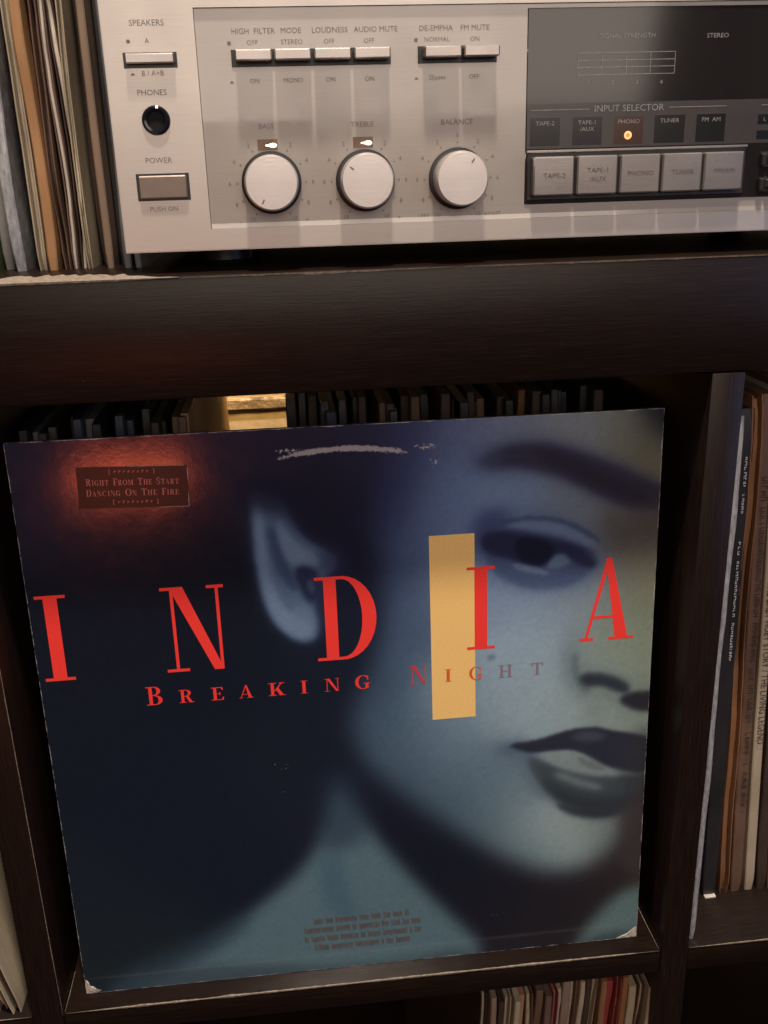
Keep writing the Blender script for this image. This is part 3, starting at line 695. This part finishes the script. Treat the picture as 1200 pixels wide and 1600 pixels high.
# a fainter wider scatter round it, and edge scuffs
ex = math_n(nt, 'MINIMUM', X, math_n(nt, 'SUBTRACT', CW/1000, X)); ez = math_n(nt, 'MINIMUM', Zc, math_n(nt, 'SUBTRACT', CH/1000, Zc))
e = math_n(nt, 'MINIMUM', ex, ez)
edge = math_n(nt, 'SUBTRACT', 1.0, math_n(nt, 'MULTIPLY', e, 900.), True)
edgem = math_n(nt, 'MULTIPLY', math_n(nt, 'GREATER_THAN', math_n(nt, 'ADD', math_n(nt, 'MULTIPLY', edge, .35), math_n(nt, 'ADD', math_n(nt, 'MULTIPLY', mid, .7), math_n(nt, 'MULTIPLY', fine, .25))), .78), math_n(nt, 'GREATER_THAN', edge, .02))
def spot(cx, cz, rx, rz, th):
    a_ = math_n(nt, 'POWER', math_n(nt, 'DIVIDE', math_n(nt, 'SUBTRACT', X, cx), rx), 2.); c_ = math_n(nt, 'POWER', math_n(nt, 'DIVIDE', math_n(nt, 'SUBTRACT', Zc, cz), rz), 2.)
    k = math_n(nt, 'SUBTRACT', 1.0, math_n(nt, 'ADD', a_, c_), True)
    return math_n(nt, 'GREATER_THAN', math_n(nt, 'MULTIPLY', k, fine), th)
allw = math_n(nt, 'MAXIMUM', wearm, edgem)
for s_ in ((.118, .132, .010, .010, .60), (.113, .134, .010, .003, .58), (.232, .026, .016, .003, .59), (.116, .117, .005, .003, .60), (.13, .3015, .016, .003, .50), (.196, .3, .014, .004, .5), (.2, .292, .010, .006, .53)):
    allw = math_n(nt, 'MAXIMUM', allw, spot(*s_))
c = mix_c(nt, math_n(nt, 'MULTIPLY', allw, .75), mix_c(nt, ramp(nt, grain, [(.3, (.30,)*3), (.7, (0,)*3)]), at.outputs['Color'], (0., 0., 0.)), (.46, .43, .45))
nt.links.new(c, b.inputs['Base Color'])
nt.links.new(ramp(nt, mid, [(.3, (.10,)*3), (.7, (.15,)*3)]), b.inputs['Roughness'])
b.inputs['Specular IOR Level'].default_value = .5
bump(nt, b, math_n(nt, 'ADD', math_n(nt, 'MULTIPLY', mid, .8), math_n(nt, 'MULTIPLY', fine, .12)), .05, .0012)
me.materials.append(m)
fp = bpy.data.objects.new('front_print', me); COL.objects.link(fp); fp.parent = alb
for p in me.polygons[:0]: pass
card = sleeve_mat('album_card_edge', (.02, .022, .035), (.05, .05, .06), paper=.9)
body = box('cover_board', .0001, CW/1000-.0001, .00012, .0040, .0001, CH/1000-.0001, card, alb, .0006)
torn_m = mat_plain('torn_card', (.46, .42, .36), .85, var=.35, scale=700, bmp=.4)
def crumple(name, pts, h, seed):
    bm = bmesh.new(); rnd_ = random.Random(seed); cx = sum(p[0] for p in pts)/len(pts); cz = sum(p[1] for p in pts)/len(pts)
    n = len(pts); rings = []
    for k, f_ in enumerate((1., .72, .4)):
        rings.append([bm.verts.new(((cx+(p[0]-cx)*f_+rnd_.uniform(-.25, .25)*(k > 0))/1000, (-.02-h*k*rnd_.uniform(.3, 1))/1000, (cz+(p[1]-cz)*f_+rnd_.uniform(-.25, .25)*(k > 0))/1000)) for p in pts])
    c0 = bm.verts.new((cx/1000, -h*1.2/1000, cz/1000))
    for a_, c_ in zip(rings, rings[1:]):
        for i in range(n): bm.faces.new((a_[i], a_[(i+1) % n], c_[(i+1) % n], c_[i]))
    for i in range(n): bm.faces.new((rings[-1][i], rings[-1][(i+1) % n], c0))
    bmesh.ops.recalc_face_normals(bm, faces=bm.faces)
    return finish(name, bm, torn_m, alb)
crumple('torn_corner', [(.2, .2), (3, -.2), (6.5, .4), (8.5, 1.6), (6, 2.2), (4.4, 4.6), (2.4, 5.2), (1.6, 8.6), (.5, 9.5), (0, 5)], .3, 2)
crumple('creased_corner', [(313.9, .2), (313.8, 7.6), (311.6, 6.4), (308, 3.2), (303, 1.2), (301.5, .1), (308, 0)], .25, 3)
# the yellow bar and the lettering, each printed sheet a hair above the last
def print_mat(name, srgb, gain=1.3):
    m = mat_plain(name, tuple(min(1, x*gain) for x in s2l(srgb)), .24, var=.06, scale=900); return m
GOLD = print_mat('gold_print', (230, 186, 116)); RED = print_mat('red_print', (226, 58, 52)); RED2 = print_mat('faded_red_print', (176, 62, 72))
RED3 = print_mat('orange_red_print', (196, 92, 52)); RED4 = print_mat('pale_red_print', (122, 110, 122))
bm = bmesh.new(); quad(bm, ((.1966, .1524), (.2195, .1525), (.2194, .2545), (.1965, .2544)), -.00005); finish('gold_bar', bm, GOLD, alb)

def arc(cx, cz, rx, rz, a0, a1, n=14): return [(cx+rx*math.cos(R(a0+(a1-a0)*i/n)), cz+rz*math.sin(R(a0+(a1-a0)*i/n))) for i in range(n+1)]
def bowl(cx, cz, rxo, rzo, rxi, rzi, a0=-90, a1=90, n=16):
    o_, i_ = arc(cx, cz, rxo, rzo, a0, a1, n), arc(cx, cz, rxi, rzi, a0, a1, n)
    return [[o_[k], o_[k+1], i_[k+1], i_[k]] for k in range(n)]
def rc(x0, x1, z0, z1): return [(x0, z0), (x1, z0), (x1, z1), (x0, z1)]
S, H_ = .035, .05   # serif and hairline thickness, letter height 1
def glyph(ch):
    """(polygons, advance width) of a high-contrast serif capital of height 1"""
    if ch == 'I': return [rc(.09, .24, 0, 1), rc(0, .33, 0, S), rc(0, .33, 1-S, 1)], .33
    if ch == 'N': return [rc(.105, .14, 0, 1), rc(0, .25, 0, S), rc(0, .20, 1-S, 1), [(.10, 1), (.25, 1), (.64, 0), (.60, 0), (.53, .0)], rc(.605, .64, 0, 1), rc(.51, .70, 1-S, 1)], .70
    if ch == 'D': return [rc(.10, .24, 0, 1), rc(0, .34, 0, S), rc(0, .34, 1-S, 1)]+bowl(.30, .5, .38, .5, .22, .5-S), .68
    if ch == 'A': return [[(.31, 1), (.36, 1), (.09, 0), (.055, 0)], [(.30, 1), (.37, 1), (.60, 0), (.44, 0)], rc(.15, .48, .27, .305), rc(0, .17, 0, S), rc(.36, .67, 0, S)], .67
    if ch == 'B': return [rc(.11, .25, 0, 1), rc(0, .34, 0, S*1.3), rc(0, .34, 1-S*1.3, 1), rc(.24, .36, .50, .545)]+bowl(.33, .765, .25, .235, .10, .19)+bowl(.34, .265, .30, .265, .14, .22), .64
    if ch == 'R': return [rc(.11, .26, 0, 1), rc(0, .36, 0, S*1.5), rc(0, .34, 1-S*1.5, 1), rc(.25, .38, .47, .52), [(.33, .5), (.49, .5), (.68, 0), (.51, 0)], rc(.50, .76, 0, S*1.5)]+bowl(.34, .745, .28, .255, .12, .205), .76
    if ch == 'E': return [rc(.10, .25, 0, 1), rc(0, .58, 0, S*1.5), rc(0, .56, 1-S*1.5, 1), rc(.24, .44, .47, .52), rc(.40, .44, .38, .61), [(.58, 0), (.60, .25), (.555, .25), (.48, .04)], [(.56, 1), (.57, .77), (.53, .77), (.46, .96)]], .62
    if ch == 'F': return [rc(.10, .25, 0, 1), rc(0, .36, 0, S*1.5), rc(0, .56, 1-S*1.5, 1), rc(.24, .44, .45, .50), rc(.40, .44, .36, .59), [(.56, 1), (.57, .75), (.53, .75), (.46, .96)]], .58
    if ch == 'K': return [rc(.11, .26, 0, 1), rc(0, .37, 0, S*1.5), rc(0, .37, 1-S*1.5, 1), [(.25, .36), (.31, .36), (.66, .97), (.59, .97)], [(.33, .50), (.46, .62), (.72, 0), (.54, 0)], rc(.48, .80, 0, S*1.5), rc(.50, .76, 1-S*1.5, 1)], .80
    if ch in 'GC':
        g = bowl(.40, .5, .40, .52, .23, .47, 50, 310, 22)+[[(.60, .97), (.66, .97), (.66, .66), (.61, .66)]]
        return g+([rc(.52, .67, .06, .42), rc(.43, .76, .39, .44)] if ch == 'G' else [[(.60, .17), (.66, .32), (.70, .30), (.63, .1)]]), .78
    if ch == 'H': return [rc(.10, .25, 0, 1), rc(.55, .70, 0, 1), rc(.24, .56, .48, .53)]+[rc(a, a+.33, z, z+S*1.5) for a in (0, .46) for z in (0, 1-S*1.5)], .79
    if ch == 'T': return [rc(.27, .42, 0, 1), rc(.16, .53, 0, S*1.5), rc(0, .69, 1-S*1.5, 1), [(0, 1), (.02, .74), (.06, .74), (.12, .96)], [(.69, 1), (.67, .74), (.63, .74), (.57, .96)]], .69
    if ch == 'O': return bowl(.40, .5, .40, .52, .23, .47, 0, 360, 28), .80
    if ch == 'M': return [rc(.10, .15, 0, 1), rc(.70, .85, 0, 1), rc(0, .25, 0, S*1.5), rc(.60, .95, 0, S*1.5), rc(0, .2, 1-S*1.5, 1), rc(.75, .95, 1-S*1.5, 1), [(.10, 1), (.26, 1), (.48, .1), (.42, 0)], [(.72, 1), (.78, 1), (.47, 0), (.42, 0)]], .95
    if ch == 'S': return bowl(.28, .74, .26, .28, .13, .22, 40, 270, 14)+bowl(.28, .26, .26, .28, .13, .22, -140, 90, 14)+[rc(.46, .50, .72, .98), rc(.04, .08, .02, .30)], .56
    if ch == '[': return [rc(.1, .2, -.1, 1.1), rc(.2, .34, -.1, 0), rc(.2, .34, 1., 1.1)], .36
    if ch == ']': return [rc(.16, .26, -.1, 1.1), rc(.02, .16, -.1, 0), rc(.02, .16, 1., 1.1)], .36
    return [], .4
def put(bm, ch, x0, x1, z0, h, y, rot=0.):
    polys, adv = glyph(ch); sx = (x1-x0)/adv; k = 0
    for p in polys:
        pts = [((x0+q[0]*sx)/1000, (z0+q[1]*h)/1000) for q in p]
        a = sum(pts[i][0]*pts[(i+1) % len(pts)][1]-pts[(i+1) % len(pts)][0]*pts[i][1] for i in range(len(pts)))
        if abs(a) < 1e-12: continue
        quad(bm, pts if a > 0 else pts[::-1], y-k*.000002); k += 1
for ch, a, c_ in (('I', 3.3, 17.9), ('N', 63.0, 93.9), ('D', 138.5, 169.0), ('I', 215.3, 229.8), ('A', 274.6, 303.6)): 
    bm = bmesh.new(); put(bm, ch, a, c_, 191.1, 45.4, -.00009); finish('title_letter', bm, RED, alb)
SUB = (('B', 50.9, 58.9, 10.2), ('R', 67.2, 74.6, 7.2), ('E', 83.4, 89.8, 7.2), ('A', 97.3, 104.6, 7.2), ('K', 112.3, 120.9, 7.2), ('I', 128.6, 132.2, 7.2), ('N', 140.9, 148.6, 7.2), ('G', 156.7, 164.7, 7.6))
bm = bmesh.new()
for ch, a, c_, h in SUB: put(bm, ch, a, c_, 173.7, h, -.00009)
finish('subtitle_lettering', bm, RED, alb)
for ch, a, c_, h, mt in (('N', 185.0, 194.1, 10.6, RED2), ('I', 203.3, 207.1, 7.2, RED3), ('G', 216.2, 223.6, 7.4, RED3), ('H', 231.8, 239.2, 7.2, RED4), ('T', 249.2, 255.6, 7.0, RED4)):
    bm = bmesh.new(); put(bm, ch, a, c_, 173.9, h, -.00009); finish('subtitle_lettering', bm, mt, alb)
# sticker
stk = empty('sticker', (.0562, 0, .2883), (0, R(2.0), 0)); stk.parent = alb
bm = bmesh.new()
n_ = 26
pt = [(-25.6+51.2*i/n_, -10.1+.12*noise.noise(Vector((i*.7, 1, 0)))) for i in range(n_+1)]+[(25.6-51.2*i/n_, 10.1+.12*noise.noise(Vector((i*.7, 5, 0)))) for i in range(n_+1)]
quad(bm, [(a/1000, c_/1000) for a, c_ in pt], -.00016)
g_ = bmesh.ops.extrude_face_region(bm, geom=list(bm.faces)); bmesh.ops.translate(bm, vec=(0, .00013, 0), verts=[v for v in g_['geom'] if isinstance(v, bmesh.types.BMVert)])
bmesh.ops.recalc_face_normals(bm, faces=bm.faces)
finish('sticker_label', bm, mat_plain('sticker_black', (.012, .007, .008), .30, var=.2, scale=150), stk)
bm = bmesh.new(); stick_ink = print_mat('sticker_print', (150, 92, 88))
def small_caps(s, xa, xb, z, hbig, hs):
    adv = []; new = True
    for ch in s:
        if ch == ' ': adv.append((None, .42*hbig, 0)); new = True
        else:
            h = hbig if new else hs; new = False; adv.append((ch.upper(), glyph(ch.upper())[1]*h, h))
    gaps = sum(1 for a in adv); tot = sum(a[1] for a in adv)+.14*hs*gaps; k = (xb-xa)/tot; x = xa
    for ch, wd, h in adv:
        if ch: put(bm, ch, x, x+wd*k, z, h, -.00019)
        x += (wd+.14*hs)*k
small_caps('Right From The Start', -21.7, 21.7, 1.1, 3.3, 2.6); small_caps('Dancing On The Fire', -21.9, 21.5, -4.1, 3.3, 2.6)
for z, xa in ((6.6, -11.0), (-8.2, -10.0)):
    put(bm, '[', xa, xa+1.0, z, 2.0, -.00019); put(bm, ']', xa+20.5, xa+21.5, z, 2.0, -.00019)
    rr_ = random.Random(int(z*10)+90)
    for i in range(8):   # letters too small to read
        x0 = xa+2.6+i*2.15; hh = rr_.uniform(.9, 1.3)
        for pl in (rc(x0, x0+.3, z+.4, z+.4+hh), rc(x0+.3, x0+.95, z+.4+hh*.7, z+.4+hh)): quad(bm, [(a/1000, c_/1000) for a, c_ in pl], -.00019)
finish('sticker_print', bm, stick_ink, stk)
bm = bmesh.new()
for (xa, za, xb, zb) in ((-2, 10.0, 24, 10.15), (25.45, 3, 25.65, 9), (25.4, -9.8, 25.6, -3.5), (12, -10.15, 25.4, -10.0)):
    rect(bm, xa/1000, xb/1000, za/1000, zb/1000, -.00018)
finish('sticker_edge', bm, torn_m, stk)
# credit lines at the foot: too small to read, words of narrow strokes
bm = bmesh.new(); rr_ = random.Random(12); cred = mat_plain('brown_credit_print', s2l((92, 84, 80)), .35, var=.25, scale=300)
for z, words, xa in ((31.0, (4, 3, 9, 4, 4, 3, 4, 2), 127.6), (25.2, (13, 6, 2, 9, 3, 4, 3, 4), 122.0), (19.3, (2, 6, 5, 8, 2, 6, 11, 1, 3), 122.0), (13.4, (6, 9, 10, 1, 3, 6), 127.2)):
    x = xa; xb = 187.5 if xa < 125 else 181.3; tot = sum(words)+len(words)-1; u = (xb-xa)/tot
    for wd in words:
        for i in range(wd):
            hh = 4.3 if i == 0 else rr_.choice((3.2, 3.2, 3.3, 4.2)); zo = z+rr_.choice((0, 0, 0, -.2))
            for pl in (rc(x+.06*u, x+.38*u, zo, zo+hh), rc(x+.56*u, x+.86*u, zo, zo+3.1), rc(x+.38*u, x+.56*u, zo+rr_.choice((0, 2.5, 1.3)), zo+rr_.choice((2.9, 3.1)))):
                quad(bm, [(a/1000, c_/1000) for a, c_ in pl], -.00007)
            x += u
        x += u
finish('credit_print', bm, cred, alb)
